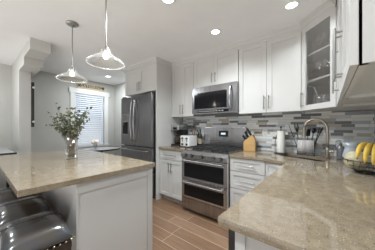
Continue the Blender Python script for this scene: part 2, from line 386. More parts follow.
# right wall
upper('white single-door wall cabinet on the side wall beside the glass-door corner cabinet', .066, 2.098, -PI/2, .565, doors=1, hinge='l', depth=.300, hl=.30)
near = upper('nearest white two-door wall cabinet, cut by the right edge above the fruit basket', .066, 1.532, -PI/2, .812, doors=2, hl=.24, depth=.300)
b = BM()
for a in ((.004, .05), (.25, .30)): bx(b, .812, .818, a[0]+.003, a[1], 0, UT-UB)
bx(b, .812, .818, .05, .25, 0, .06); bx(b, .812, .818, .05, .25, UT-UB-.06, UT-UB); obj('end_panel', b, M_CAB, near)
# over the fridge, with its tall side panel
FX0, FX1, FYF = -3.29, -2.335, 2.02
upper('white two-door cabinet bridging the top of the dark refrigerator', FX0, FYF, 0, FX1-FX0, z0=1.90, depth=.66, hl=.17)
tag(box_obj('refrigerator_end_panel', M_CAB, None, FX1, FX1+.024, FYF-.018, WY, 0, UT, bev=.002), 'tall white panel from floor to crown between refrigerator and counter', 'panel')
# crown moulding
prof = [(0, UT-.012), (.006, UT-.012), (.006, UT+.012), (.02, UT+.022), (.028, UT+.04), (.050, UT+.062), (.056, CH), (0, CH)]
b = BM(); sweep(b, [(FX0, WY-.15), (FX0, FYF-.02), (FX1+.024, FYF-.02), (FX1+.024, UY-.01), (-.245, UY-.01), (.040, 2.095), (.040, .705), (WX, .705)], prof)
struct('trim_3', b, M_CAB)
b = BM(); sweep(b, [(FX0, WY-.16), (FX0, FYF), (FX1+.024, FYF), (FX1+.024, UY+.012), (-.24, UY+.012), (.062, 2.105), (.062, .715), (WX, .715)], [(0, UT+.001), (0, CH), (-.02, CH), (-.02, UT+.001)])
struct('trim_4', b, M_CAB)

# base cabinets
def base(label, x, y, rz, width, layout, depth=.60, group='white base cabinets', top=.882, toe=True):
    t = thing('base_cabinet', label, 'cabinet', (x, y, 0), rz, group)
    b = BM(); bx(b, 0, width, .002, depth, .10, top); obj('cabinet_body', b, M_CAB, t)
    box_obj('toe_kick', M_CAB, t, 0, width, .075, .09, 0, .10)
    for k, x0, x1, z0, z1, pull in layout:
        d = shaker(k, x0, x1, z0, z1, t, drawer=(k == 'drawer'), st=.05)
        if pull == 'h': bar_pull(d, ((x0+x1)/2, -.02, (z0+z1)/2), min(.3, (x1-x0)*.5), False)
        elif pull: bar_pull(d, (pull, -.02, z1-.12), .16, True)
    return t
BY = 2.085
base('white base cabinet with one drawer over two doors left of the range', -2.308, BY, 0, .545,
     [('drawer', 0, .545, .715, .878, 'h'), ('door', 0, .2725, .105, .71, .245), ('door', .2725, .545, .105, .71, .30)])
base('white three-drawer base cabinet right of the range', -.985, BY, 0, .42,
     [('drawer', 0, .42, .715, .878, 'h'), ('drawer', 0, .42, .50, .71, 'h'), ('drawer', 0, .42, .105, .495, 'h')])
# corner sink base (diagonal front)
sb = thing('base_cabinet', 'white corner sink base cabinet with diagonal front under the sink', 'cabinet', (0, 0, 0), 0, 'white base cabinets')
P0, P1 = Vector((-.562, 2.10)), Vector((-.305, 1.955))
b = BM(); prism(b, [(-.562, 2.11), (-.30, 1.965), (-.02, 1.955), (WX-.003, 1.955), (WX-.003, WY-.01), (-.562, WY-.01)], .10, .66); obj('cabinet_body', b, M_CAB, sb)
b = BM(); prism(b, [(-.555, 2.12), (-.30, 1.975), (-.29, 1.99), (-.55, 2.135)], .66, .882); obj('front_rail', b, M_CAB, sb)
b = BM(); prism(b, [(-.53, 2.17), (-.27, 2.02), (-.26, 2.04), (-.52, 2.19)], 0, .10); obj('toe_kick', b, M_CAB, sb)
dl2 = (P1-P0).length; an2 = math.atan2(P1.y-P0.y, P1.x-P0.x)
for nm, z0, z1 in (('false_drawer_front', .715, .878), ('door', .105, .71)):
    d = shaker(nm, 0, dl2, z0, z1, None, st=.045, drawer=nm != 'door'); d.parent = sb; d.location = (P0.x, P0.y, 0); d.rotation_euler = (0, 0, an2)
    if nm == 'door': bar_pull(d, (.03, -.02, .6), .16, True)
# peninsula run, fronts facing the range aisle (-x)
base('white peninsula base cabinet beside the corner sink base', -.285, 1.95, -PI/2, .66,
     [('drawer', 0, .66, .715, .878, 'h'), ('door', 0, .33, .105, .71, .30), ('door', .33, .66, .105, .71, .36)], depth=.63)
dw = thing('dishwasher', 'black-edged dishwasher under the near end of the peninsula counter', 'dishwasher', (-.285, 1.288, 0), -PI/2)
box_obj('tub', M_BLACK, dw, .005, .595, .01, .60, .10, .875); box_obj('door', M_BLACK, dw, .003, .612, -.045, .008, .12, .875, bev=.004)
box_obj('toe_kick', M_BLACK, dw, .01, .59, .07, .09, .0, .10)
b = BM(); cyl(b, (.06, -.085, .80), (.54, -.085, .80), .011); cyl(b, (.09, -.085, .8), (.09, -.045, .8), .008); cyl(b, (.51, -.085, .8), (.51, -.045, .8), .008); obj('handle', b, M_STEEL, dw, True)
ep = thing('cabinet_end_panel', 'white framed end panel closing the near end of the peninsula', 'panel', (0, 0, 0))
b = BM(); bx(b, -.285, WX-.004, .650, .672, 0, .882); obj('panel', b, M_ISL, ep)
b = BM(); bx(b, -.285, -.245, .640, .650, 0, .882, .002); bx(b, WX-.045, WX-.004, .640, .650, 0, .882, .002); bx(b, -.245, WX-.045, .640, .650, 0, .09, .002); obj('frame', b, M_CAB, ep)

# countertops
QZ0, QZ1 = .884, .914
tag(box_obj('countertop', M_Q, None, -2.308, -1.757, 2.045, WY-.010, QZ0, QZ1, bev=.002), 'short speckled stone countertop between fridge panel and range', 'countertop')
U = Vector((.93, -.37)).normalized(); V = Vector((.37, .93)).normalized(); S0 = Vector((-.285, 2.285))
def dshape(hl, d, c=.03, off=0):
    out = []; O = S0+V*off
    out.append(O+U*(-hl+c)); out.append(O+U*(hl-c))
    for k in range(0, 25):
        a = PI*k/24; e = .62
        ca, sa = math.cos(a), math.sin(a)
        out.append(O+U*hl*math.copysign(abs(ca)**e, ca)+V*(c+(d-c)*abs(sa)**e))
    return [(p.x, p.y) for p in out]
hole = dshape(.245, .27)
outer = [(-.983, 2.045), (-.575, 2.045), (-.335, 1.945), (-.335, .597), (WX-.010, .597), (WX-.010, WY-.010), (-.983, WY-.010)]
b = BM(); prism(b, outer, QZ0, QZ1, holes=[hole]); ct = obj('countertop', b, M_Q)
tag(ct, 'large glossy beige speckled stone countertop running from the range around the sink to the peninsula', 'countertop')
# undermount sink
sk = thing('sink', 'stainless steel undermount corner sink set in the beige stone counter', 'sink', (S0.x, S0.y, QZ0-.2))
def shift(pl): return [(p[0]-S0.x, p[1]-S0.y) for p in pl]
ring = shift(dshape(.243, .268, off=.001)); inner = shift(dshape(.225, .25, off=.008))
b = BM()
T = [b.verts.new((x, y, .199)) for x, y in ring]; Bt = [b.verts.new((x, y, .02)) for x, y in inner]; To = [b.verts.new((x*1.03, y*1.03, .199)) for x, y in ring]; Bo = [b.verts.new((x*1.03, y*1.03, 0)) for x, y in inner]
n = len(ring)
for i in range(n):
    j = (i+1) % n
    b.faces.new((T[i], T[j], Bt[j], Bt[i])); b.faces.new((T[i], T[j], To[j], To[i])); b.faces.new((To[i], To[j], Bo[j], Bo[i]))
b.faces.new(Bt); b.faces.new(Bo)
obj('basin', b, M_DSTEEL, sk, True)
b = BM(); q = V*.14; lathe(b, [(0, .023), (.03, .023), (.042, .026), (.045, .021)], (q.x, q.y, 0)); obj('drain', b, M_NICKEL, sk, True)

# faucet
fx, fy = -.022, 2.47
fa = thing('faucet', 'tall gooseneck pull-down faucet in warm brushed nickel behind the sink', 'faucet', (fx, fy, QZ1), 0)
b = BM(); lathe(b, [(0, 0), (.028, 0), (.028, .006), (.022, .012), (.020, .10), (.014, .115), (.0, .115)]); obj('base', b, M_FAUCET, fa, True)
b = BM(); pts = [(0, 0, .10), (0, 0, .18), (0, 0, .26), (-.004, 0, .30)]
R_ = .108
for k in range(0, 15):
    a = PI*k/14*.93; pts.append((-R_+R_*math.cos(a), -.012*k/14, .315+.122*math.sin(a)))
tube(b, pts, .0150, 14); obj('spout', b, M_FAUCET, fa, 'all')
e = Vector(pts[-1]); d = Vector((-.012, 0, -1)).normalized()
b = BM(); cyl(b, e, e+d*.045, .017, .018); cyl(b, e+d*.045, e+d*.115, .0185, .021); obj('spray_head', b, M_FAUCET, fa, True)
b = BM(); cyl(b, (.0, 0, .072), (.05, -.01, .078), .013, .012); cyl(b, (.05, -.01, .072), (.062, -.012, .115), .007, .005); obj('lever', b, M_FAUCET, fa, True)

# ------------------------------------------------------------------ range
rg = thing('range', 'stainless steel gas range with double ovens between the white cabinets', 'range', (-1.752, 2.02, 0)); W = .762
b = BM(); bx(b, 0, W, .03, .655, .05, .905, .002); bx(b, .03, W-.03, .06, .6, 0, .05); obj('body', b, M_DSTEEL, rg)
def odoor(z0, z1, wz0, wz1):
    d = box_obj('oven_door', M_STEEL, rg, .004, W-.004, -.012, .03, z0, z1, bev=.004)
    b = BM(); bx(b, .055, W-.055, -.015, -.010, wz0, wz1, .001); obj('oven_window', b, M_BGLASS, d)
    b = BM(); z = z1-.028; cyl(b, (.05, -.055, z), (W-.05, -.055, z), .013)
    for x in (.075, W-.075): cyl(b, (x, -.055, z), (x, -.01, z), .009)
    obj('handle', b, M_STEEL, d, True)
odoor(.488, .800, .525, .735); odoor(.218, .484, .250, .415)
d = box_obj('storage_drawer', M_DSTEEL, rg, .004, W-.004, -.012, .03, .055, .213, bev=.004)
# sloped control panel
b = BM(); vs = [(-.018, .806), (-.022, .865), (.02, .905), (.05, .905), (.05, .806)]
A_ = [b.verts.new((0.002, y, z)) for y, z in vs]; Z_ = [b.verts.new((W-.002, y, z)) for y, z in vs]
b.faces.new(A_); b.faces.new(Z_[::-1])
for i in range(5): b.faces.new((A_[i], A_[(i+1) % 5], Z_[(i+1) % 5], Z_[i]))
obj('control_panel', b, M_STEEL, rg)
for x in (.09, .20, .381, .56, .67):
    b = BM(); cyl(b, (x, -.020, .843), (x, -.050, .846), .022, .020, 20); cyl(b, (x, -.018, .843), (x, -.023, .8432), .028, .028, 20); k = obj('knob', b, M_BLACK, rg, True)
    b = BM(); cyl(b, (x, -.049, .846), (x, -.053, .8464), .0165, .0165, 16); bx(b, x-.004, x+.004, -.060, -.05, .83, .862, .001); obj('knob_cap', b, M_STEEL, k)
b = BM(); bx(b, .004, W-.004, .02, .60, .905, .916, .002); obj('cooktop', b, M_STEEL, rg)
for x, y, r in ((.14, .16, .045), (.14, .45, .038), (.38, .30, .05), (.62, .16, .045), (.62, .45, .038)):
    b = BM(); lathe(b, [(0, .916), (r+.012, .916), (r+.012, .922), (r, .925), (r, .932), (r-.01, .938), (0, .938)], (x, y, 0), 20); obj('burner', b, M_IRON, rg, True)
for x0, x1 in ((.02, .255), (.262, .50), (.507, .742)):
    b = BM(); zt = .955; t = .012
    for y in (.05, .20, .30, .42, .56): bx(b, x0, x1, y-t/2, y+t/2, zt-.014, zt, .002)
    for x in (x0+t/2, (x0+x1)/2, x1-t/2): bx(b, x-t/2, x+t/2, .045, .565, zt-.016, zt-.001, .002)
    for x in (x0+t/2, x1-t/2):
        for y in (.05, .56): bx(b, x-t/2, x+t/2, y-t/2, y+t/2, .916, zt-.01)
    obj('grate', b, M_IRON, rg)
b = BM(); bx(b, 0, W, .585, .655, .905, 1.03); bx(b, 0.0, W, .60, .655, 1.03, 1.255, .006); bg = obj('backguard', b, M_DSTEEL, rg)
box_obj('display', M_BGLASS, bg, .30, .47, .596, .601, 1.10, 1.20, bev=.001)
b = BM(); bx(b, .345, .425, .594, .597, 1.135, 1.165); obj('clock_digits', b, M_LED, bg)

# ------------------------------------------------------------------ microwave
mw = thing('microwave', 'stainless over-the-range microwave hung below the short cabinet', 'microwave', (-1.775, 2.305, 1.462)); W = .775; Hm = .435
box_obj('body', M_DSTEEL, mw, .002, W-.002, .03, .39, 0, Hm, bev=.003)
d = box_obj('door', M_DSTEEL, mw, 0, W, 0, .03, .012, Hm-.002, bev=.004)
box_obj('window', M_BGLASS, d, .045, W-.15, -.003, .001, .085, Hm-.095, bev=.001)
box_obj('control_strip', M_BGLASS, d, .12, W-.12, -.003, .001, .022, .062, bev=.001)
for k in range(9): box_obj('button', M_WHITE, d, .15+k*.05, .17+k*.05, -.0045, -.0025, .037, .047)
b = BM(); pts = [(W-.085, -.005, .05)]+[(W-.085, -.02-.035*math.sin(PI*k/10), .05+.33*k/10) for k in range(11)]+[(W-.085, -.005, .38)]
tube(b, pts, .011, 12); obj('handle', b, M_STEEL, d, 'all')
b = BM(); bx(b, .03, W-.03, .08, .34, -.006, .002); obj('grease_filter', b, M_BLACK, mw)

# ------------------------------------------------------------------ refrigerator
fr = thing('refrigerator', 'dark stainless french-door refrigerator with water dispenser', 'refrigerator', (-3.36, 1.95, 0)); W = .99
box_obj('body', M_DSTEEL, fr, .01, W-.01, .065, .70, .03, 1.84, bev=.004)
b = BM(); bx(b, .05, W-.05, .08, .6, 0, .03); obj('feet', b, M_BLACK, fr)
cx = .47
dL = box_obj('door', M_DSTEEL, fr, 0, cx-.004, 0, .06, .905, 1.845, bev=.012); dR = box_obj('door', M_DSTEEL, fr, cx+.004, W, 0, .06, .905, 1.845, bev=.012)
d1 = box_obj('freezer_drawer', M_DSTEEL, fr, 0, W, 0, .06, .48, .893, bev=.012); d2 = box_obj('freezer_drawer', M_DSTEEL, fr, 0, W, 0, .06, .06, .468, bev=.012)
for d, x in ((dL, cx-.05), (dR, cx+.05)):
    b = BM(); pts = [(x, .0, 1.00)]+[(x, -.03-.03*math.sin(PI*k/12), 1.0+.76*k/12) for k in range(13)]+[(x, .0, 1.76)]; tube(b, pts, .012, 12); obj('handle', b, M_STEEL, d, 'all')
for d, z in ((d1, .83), (d2, .41)):
    b = BM(); pts = [(.08, 0, z)]+[(.08+(W-.16)*k/12, -.035-.02*math.sin(PI*k/12), z) for k in range(13)]+[(W-.08, 0, z)]; tube(b, pts, .012, 12); obj('handle', b, M_STEEL, d, 'all')
dp = box_obj('water_dispenser', M_STEEL, dL, .06, .27, -.006, .004, 1.10, 1.52, bev=.003)
box_obj('dispenser_recess', M_BGLASS, dp, .075, .255, -.009, -.004, 1.12, 1.36, bev=.002); box_obj('dispenser_screen', M_NICKEL, dp, .075, .255, -.009, -.004, 1.38, 1.505, bev=.002)
b = BM(); bx(b, .13, .20, -.03, -.005, 1.30, 1.335, .003); bx(b, .10, .23, -.025, -.005, 1.12, 1.135, .002); obj('dispenser_spout', b, M_BLACK, dp)
for x in (.03, W-.10): box_obj('hinge_cover', M_DSTEEL, fr, x, x+.07, .01, .12, 1.845, 1.87, bev=.004)

# ------------------------------------------------------------------ island
IX0, IX1, IY0, IY1 = -3.10, -1.315, .155, 1.12
tag(box_obj('countertop', M_Q, None, IX0, IX1, IY0, IY1, .876, .914, bev=.003), 'glossy beige speckled stone top of the island, overhanging the stools', 'countertop')
isl = thing('kitchen_island', 'greige panelled island base under the stone top beside the stools', 'island', ((IX0+IX1)/2, .78, 0))
ox, oy = (IX0+IX1)/2, .78
b = BM(); bx(b, IX0+.03-ox, IX1-.027-ox, .446-oy, 1.098-oy, 0, .875); obj('cabinet_body', b, M_ISL, isl)
b = BM(); bx(b, IX1-.030-ox, IX1-.018-ox, .446-oy, .462-oy, 0, .875, .002); bx(b, IX1-.030-ox, IX1-.018-ox, 1.045-oy, 1.10-oy, 0, .875, .002); bx(b, IX1-.030-ox, IX1-.020-ox, .46-oy, 1.05-oy, .80, .875, .002); obj('end_frame', b, M_CAB, isl)
b = BM(); bx(b, IX0+.03-ox, IX1-.03-ox, 1.098-oy, 1.112-oy, .10, .87, .003); obj('back_panel', b, M_CAB, isl)

# ------------------------------------------------------------------ stools
def make_stool(label):
    t = thing('bar_stool', label, 'stool', group='leather saddle stools along the island'); w_, d_ = .41, .34
    b = BM(); nx, ny = 15, 11; top = []
    for j in range(ny+1):
        row = []
        for i in range(nx+1):
            u, v = i/nx*2-1, j/ny*2-1
            x, y = u*w_/2, v*d_/2
            fall = (1-abs(u)**5)*(1-abs(v)**5)
            z = .565+.075*max(0, fall)**.5+.022*(1-u*u*.9)
            row.append(b.verts.new((x, y, z)))
        top.append(row)
    for j in range(ny):
        for i in range(nx): b.faces.new((top[j][i], top[j][i+1], top[j+1][i+1], top[j+1][i]))
    rim = [top[0][i] for i in range(nx+1)]+[top[j][nx] for j in range(1, ny+1)]+[top[ny][i] for i in range(nx-1, -1, -1)]+[top[j][0] for j in range(ny-1, 0, -1)]
    low = [b.verts.new((v.co.x*1.01, v.co.y*1.01, .535)) for v in rim]; n = len(rim)
    for i in range(n): b.faces.new((rim[i], rim[(i+1) % n], low[(i+1) % n], low[i]))
    b.faces.new(low[::-1])
    seat = obj('seat_cushion', b, M_LEATHER, t, 'all', 1)
    b = BM(); tube(b, [(-.02, y, 0.5655+.022+.0755*(max(0, 1-abs(y/d_*2)**5))**.5) for y in [(-1+2*k/14)*d_*.48 for k in range(15)]], .0035, 6); obj('seam', b, M_LEATHER, seat, 'all')
    b = BM()
    for s in (-1, 1):
        for k in range(11):
            y = -d_/2+.015+k*(d_-.03)/10; bmesh.ops.create_uvsphere(b, u_segments=8, v_segments=6, radius=.006, matrix=Matrix.Translation((s*(w_/2+.003), y, .545)))
        for k in range(13):
            x = -w_/2+.015+k*(w_-.03)/12; bmesh.ops.create_uvsphere(b, u_segments=8, v_segments=6, radius=.006, matrix=Matrix.Translation((x, s*(d_/2+.003), .545)))
    obj('nailhead_trim', b, M_NAIL, seat, 'all')
    box_obj('seat_frame', M_LEGW, t, -w_/2+.01, w_/2-.01, -d_/2+.01, d_/2-.01, .49, .534, bev=.004)
    ft = [(sx, sy) for sx in (-1, 1) for sy in (-1, 1)]
    for sx, sy in ft:
        b = BM(); p1 = Vector((sx*(w_/2-.03), sy*(d_/2-.03), .50)); p0 = Vector((sx*(w_/2-.015), sy*(d_/2), 0)); tube(b, [p0, p1], [.014, .02], 4); obj('leg', b, M_LEGW, t)
    for sy in (-1, 1): 
        b = BM(); cyl(b, (-w_/2, sy*d_/2, .18), (w_/2, sy*d_/2, .18), .009); obj('stretcher', b, M_LEGW, t, True)
    for sx in (-1, 1):
        b = BM(); cyl(b, (sx*w_/2, -d_/2, .26), (sx*w_/2, d_/2, .26), .009); obj('stretcher', b, M_LEGW, t, True)
    return t
st = make_stool('nearest dark leather saddle stool with nailhead trim, out past the island corner'); st.location = (-1.48, .245, 0)
dup(st, (-1.92, .245, 0), 0, 'middle dark leather saddle stool, just behind the nearest one under the island overhang')
dup(st, (-2.38, .235, 0), 0, 'farthest dark leather saddle stool, mostly hidden under the island corner at left edge')

# ------------------------------------------------------------------ pendants
def make_pendant(label):
    t = thing('pendant_light', label, 'pendant light', (0, 0, CH), group='clear glass pendants over the island')
    b = BM(); lathe(b, [(0, 0), (.062, 0), (.062, -.012), (.052, -.022), (.0, -.022)]); obj('canopy', b, M_NICKEL, t, True)
    b = BM(); cyl(b, (0, 0, -.022), (0, 0, -.50), .0055, seg=10); cyl(b, (0, 0, -.027), (0, 0, -.05), .009, seg=10); obj('rod', b, M_NICKEL, t, True)
    b = BM(); lathe(b, [(0, -.495), (.010, -.495), (.014, -.505), (.022, -.51), (.026, -.535), (.020, -.54), (0, -.54)]); obj('socket', b, M_NICKEL, t, True)
    pr = [(.026, -.515), (.040, -.525), (.046, -.545), (.044, -.56), (.062, -.572), (.095, -.590), (.128, -.612), (.148, -.630), (.153, -.640)]
    b = BM(); lathe(b, pr+[(r-.003, z-.001) for r, z in pr[::-1]]+[pr[0]], seg=40)
    bmesh.ops.remove_doubles(b, verts=b.verts, dist=1e-5)
    obj('glass_shade', b, M_GLASS, t, 'all')
    b = BM(); tube(b, [(.1515*math.cos(2*PI*k/40), .1515*math.sin(2*PI*k/40), -.6405) for k in range(40)], .0035, 8, True); obj('rim', b, M_RIM, t, 'all')
    b = BM(); lathe(b, [(0, -.54), (.012, -.54), (.014, -.55), (.024, -.568), (.024, -.582), (.014, -.598), (0, -.602)], seg=18); obj('bulb', b, M_BULB, t, 'all')
    return t
pe = make_pendant('nearer clear glass bell pendant with its rod leaving the picture top'); pe.location = (-1.48, .72, CH)
for x in (-1.48, -2.275):
    l = bpy.data.lights.new('pendant_bulb_lamp', 'POINT'); l.energy = PEND_P; l.shadow_soft_size = .03; l.color = (1, .93, .84)
    o = bpy.data.objects.new('pendant_bulb_lamp', l); C.objects.link(o); o.location = (x, .72, CH-.615)
dup(pe, (-2.275, .72, CH), 0, 'farther clear glass bell pendant hanging above the plant vase')

# ------------------------------------------------------------------ downlights
def make_can(label):
    t = thing('recessed_light', label, 'ceiling light', (0, 0, CH), group='recessed ceiling lights')
    b = BM(); lathe(b, [(.048, -.001), (.050, -.008), (.068, -.007), (.075, -.001)], seg=32); obj('trim_ring', b, M_TRIM, t, 'all')
    b = BM(); lathe(b, [(0, -.003), (.049, -.003), (.049, -.001), (0, -.001)], seg=32); obj('lens', b, M_LAMP, t)
    return t
lab = ['round recessed ceiling light cut by the top edge above the cooking aisle', 'round recessed ceiling light in front of the cabinet above the microwave', 'round recessed ceiling light nearest the glass-door corner cabinet',
       'small distant recessed ceiling light over the dining corner']
c0 = make_can(lab[0]); c0.location = (*CANS_AND_FILL[0], CH)
for (x, y), l in zip(CANS_AND_FILL[1:4], lab[1:]): dup(c0, (x, y, CH), 0, l)

# ------------------------------------------------------------------ dining corner
tb = thing('round_table', 'round pedestal dining table with black rim below the window', 'table', (-4.22, 1.93, 0))
b = BM(); lathe(b, [(0, .745), (.40, .745), (.42, .75), (.42, .757), (.40, .760), (0, .760)], seg=48); obj('tabletop', b, mat('table_top_finish', (.42, .42, .41), .15), tb, True)
b = BM(); lathe(b, [(.40, .728), (.435, .732), (.440, .75), (.435, .7615), (.4205, .7615), (.4205, .744), (.40, .744), (.40, .728)], seg=48); obj('table_rim', b, M_BLACK, tb, True)
b = BM(); lathe(b, [(0, 0), (.25, 0), (.25, .02), (.06, .05), (.04, .12), (.04, .66), (.10, .727), (0, .727)], seg=24); obj('pedestal', b, M_BLACK, tb, True)
fl = thing('flower_arrangement', 'small cream flower bunch in a glass jar on the round table', 'flowers', (-4.10, 1.75, .762))
b = BM(); lathe(b, [(0, 0), (.045, 0), (.045, .11), (.042, .11), (.042, .006), (0, .006)], seg=20); obj('jar', b, M_GLASS, fl, 'all')
b = BM()
for k in range(16):
    a = random.random()*2*PI; r = .075*math.sqrt(random.random()); bmesh.ops.create_icosphere(b, subdivisions=2, radius=.034, matrix=Matrix.Translation((r*math.cos(a), r*math.sin(a), .165+.03*random.random()-.25*r)))
obj('blossoms', b, M_PETAL, fl, 'all')
b = BM()
for k in range(7):
    a = k*.9; tube(b, [(.02*math.cos(a), .02*math.sin(a), .008), (.035*math.cos(a+.5), .035*math.sin(a+.5), .14)], .003, 6)
obj('stems', b, M_STEM, fl)
cs = thing('console_table', 'dark-edged console table against the wall end at far left', 'table', (-4.00, .22, 0))
b = BM(); bx(b, -.45, .385, -.55, .185, .866, .884, .002); obj('tabletop', b, mat('console_top', (.45, .46, .47), .2), cs)
b = BM(); bx(b, -.45, .40, -.555, .20, .835, .8655, .003); bx(b, .386, .40, -.555, .20, .8655, .884); bx(b, -.45, .386, .186, .20, .8655, .884); obj('apron', b, M_BLACK, cs)
for x in (-.42, .36):
    for y in (-.52, .16): box_obj('leg', M_BLACK, cs, x, x+.04, y, y+.035, 0, .838)
pf = thing('picture_frame', 'slim dark hanging frame seen edge-on at the end of the partition wall', 'picture frame', (-4.15, .628, 1.64))
b = BM(); bx(b, -.24, .242, 0, .042, -.38, -.35, .002); bx(b, -.24, .242, 0, .042, .35, .38, .002); bx(b, -.24, -.20, 0, .042, -.35, .35, .002); bx(b, .205, .242, 0, .042, -.35, .35, .002); obj('frame', b, M_BLACK, pf)
box_obj('picture', M_PAPER, pf, -.20, .205, .012, .026, -.35, .35)
for z in (.29, -.29):
    b = BM(); cyl(b, (.242, .032, z), (.252, .032, z), .018, seg=16); obj('corner_button', b, M_WHITE, pf, True)
# sign on the window header
sg = thing('wooden_sign', 'rustic wooden word sign resting on the window header', 'sign', (LX+.018, 1.93, wz1+.121))
sg.rotation_euler = (0, 0, PI/2)
b = BM(); bx(b, -.33, .33, -.012, .012, 0, .045, .002); bx(b, -.33, .33, -.012, .012, .115, .135, .002); bx(b, -.33, -.315, -.012, .012, .045, .115); bx(b, .315, .33, -.012, .012, .045, .115); obj('board', b, M_SIGN, sg)
b = BM(); bx(b, -.315, .315, -.006, .004, .045, .115); obj('backing', b, M_SIGND, sg)
cu = bpy.data.curves.new('letters', 'FONT'); cu.body = 'GATHERING'; cu.size = .085; cu.extrude = .003; cu.align_x = 'CENTER'; cu.space_character = 1.12
lo = bpy.data.objects.new('letters', cu); C.objects.link(lo); bpy.context.view_layer.update()
me = bpy.data.meshes.new_from_object(lo.evaluated_get(bpy.context.evaluated_depsgraph_get())); bpy.data.objects.remove(lo)
me.materials.clear(); me.materials.append(M_CREAM); lo = bpy.data.objects.new('letters', me); C.objects.link(lo); lo.parent = sg; lo.rotation_euler = (PI/2, 0, 0); lo.location = (0, -.010, .051)

# ------------------------------------------------------------------ vase with branches on the island
vs_ = thing('plant_vase', 'clear glass cylinder vase of small-leaved branches on the island', 'vase', (-2.18, .68, .914))
b = BM(); lathe(b, [(0, 0), (.055, 0), (.058, .012), (.060, .27), (.057, .27), (.055, .014), (0, .014)], seg=32); obj('glass_vase', b, M_GLASS, vs_, 'all')
bs = BM(); bl = BM(); bl2 = BM()
rgt = Vector((.776, .631, 0)); fwd = Vector((-.631, .776, 0))
tips = []
for k in range(26):
    a = random.uniform(-1, 1); c = random.uniform(-1, 1)
    tips.append(rgt*(a*.185)+fwd*(c*.13)+Vector((0, 0, random.uniform(.36, .56)-abs(a)*.04)))
tips += [rgt*-.255+Vector((0, 0, .375)), rgt*-.17+Vector((0, 0, .60)), rgt*.20+Vector((0, 0, .545)), rgt*.15+fwd*.05+Vector((0, 0, .55)), rgt*-.05+Vector((0, 0, .50))]
def leaf(bmx, p, d, s):
    d = d.normalized(); sd = d.cross(Vector((random.uniform(-1, 1), random.uniform(-1, 1), random.uniform(-1, 1)))).normalized()*s*.36; up = d.cross(sd).normalized()*s*.1
    v = [bmx.verts.new(q) for q in (p, p+d*s*.45+sd+up, p+d*s, p+d*s*.45-sd+up)]
    m_ = bmx.verts.new(p+d*s*.5-up*.5)
    for i in range(4): bmx.faces.new((v[i], v[(i+1) % 4], m_))
for ti in tips:
    a = random.random()*2*PI; base_ = Vector((.03*math.cos(a), .03*math.sin(a), .018)); mid = Vector((ti.x*.12, ti.y*.12, .26))
    path = []
    for k in range(13):
        s = k/12; path.append(base_*(1-s)**2+mid*2*s*(1-s)*1.0+ti*s*s+Vector((random.uniform(-1, 1), random.uniform(-1, 1), 0))*.004)
    tube(bs, path, [.0028-.0016*k/12 for k in range(13)], 6)
    for k in range(3, 13):
        p = path[k]
        if p.z < .2: continue
        for q in range(3 if k > 5 else 2):
            dr = Vector((random.uniform(-1, 1), random.uniform(-1, 1), random.uniform(-.3, 1)))
            leaf(bl if random.random() < .62 else bl2, p, dr, random.uniform(.022, .042))
for k in range(120):      # submerged leaves and twigs at the bottom of the vase
    a = random.random()*2*PI; r = .044*math.sqrt(random.random())
    leaf(bl2 if k % 2 else bs, Vector((r*math.cos(a), r*math.sin(a), random.uniform(.06, .24))), Vector((random.uniform(-.3, .3), random.uniform(-.3, .3), 1)), .022)
obj('stems', bs, M_STEM, vs_, 'all'); obj('leaves', bl, M_LEAF, vs_); obj('pale_leaves', bl2, M_LEAF2, vs_)

# ------------------------------------------------------------------ things on the counters
T = .9145
# coffee maker
cm = thing('coffee_maker', 'black and steel drip coffee maker beside the fridge panel', 'coffee maker', (-2.19, 2.46, T), 0)
box_obj('base', M_BLACK, cm, -.10, .10, -.13, .12, 0, .035, bev=.006); box_obj('water_tank', M_BLACK, cm, -.10, .10, .03, .12, .036, .29, bev=.006)
box_obj('brew_head', M_STEEL, cm, -.10, .10, -.13, .12, .291, .39, bev=.01)
b = BM(); lathe(b, [(0, 0), (.062, 0), (.072, .05), (.060, .12), (.045, .15), (.042, .15), (.057, .12), (.069, .05), (.059, .004), (0, .004)], (0, -.05, .037), 24); ca = obj('carafe', b, mat('carafe_glass', (.10, .07, .05), .03, 0, Transmission_Weight=.6), cm, 'all')
b = BM(); tube(b, [(.05, -.06, .17), (.10, -.09, .16), (.105, -.095, .10), (.07, -.07, .07)], .008, 8); obj('carafe_handle', b, M_BLACK, ca, 'all')
b = BM(); lathe(b, [(0, .152), (.046, .152), (.046, .168), (0, .172)], (0, -.05, .037), 24); obj('carafe_lid', b, M_BLACK, ca, True)
box_obj('control_plate', M_BGLASS, cm, -.045, .045, -.1335, -.129, .30, .345)
# toaster
to = thing('toaster', 'white four-slot toaster with two levers and dials left of range', 'toaster', (-1.925, 2.40, T), 0)
b = BM(); bx(b, -.10, .10, -.11, .12, .012, .20, .022); obj('housing', b, M_WHITE, to, True)
box_obj('foot_plate', M_BLACK, to, -.09, .09, -.10, .11, 0, .014)
for x in (-.047, .047):
    box_obj('bread_slot', M_BLACK, to, x-.037, x+.037, -.075, -.045, .198, .2015); box_obj('bread_slot', M_BLACK, to, x-.037, x+.037, .035, .065, .198, .2015)
    b = BM(); bx(b, x-.006, x+.006, -.1125, -.109, .09, .17); bx(b, x-.022, x+.022, -.132, -.111, .145, .160, .003); obj('lever', b, M_BLACK, to)
    b = BM(); cyl(b, (x, -.109, .05), (x, -.128, .05), .019, .017, 18); obj('dial', b, M_BLACK, to, True)
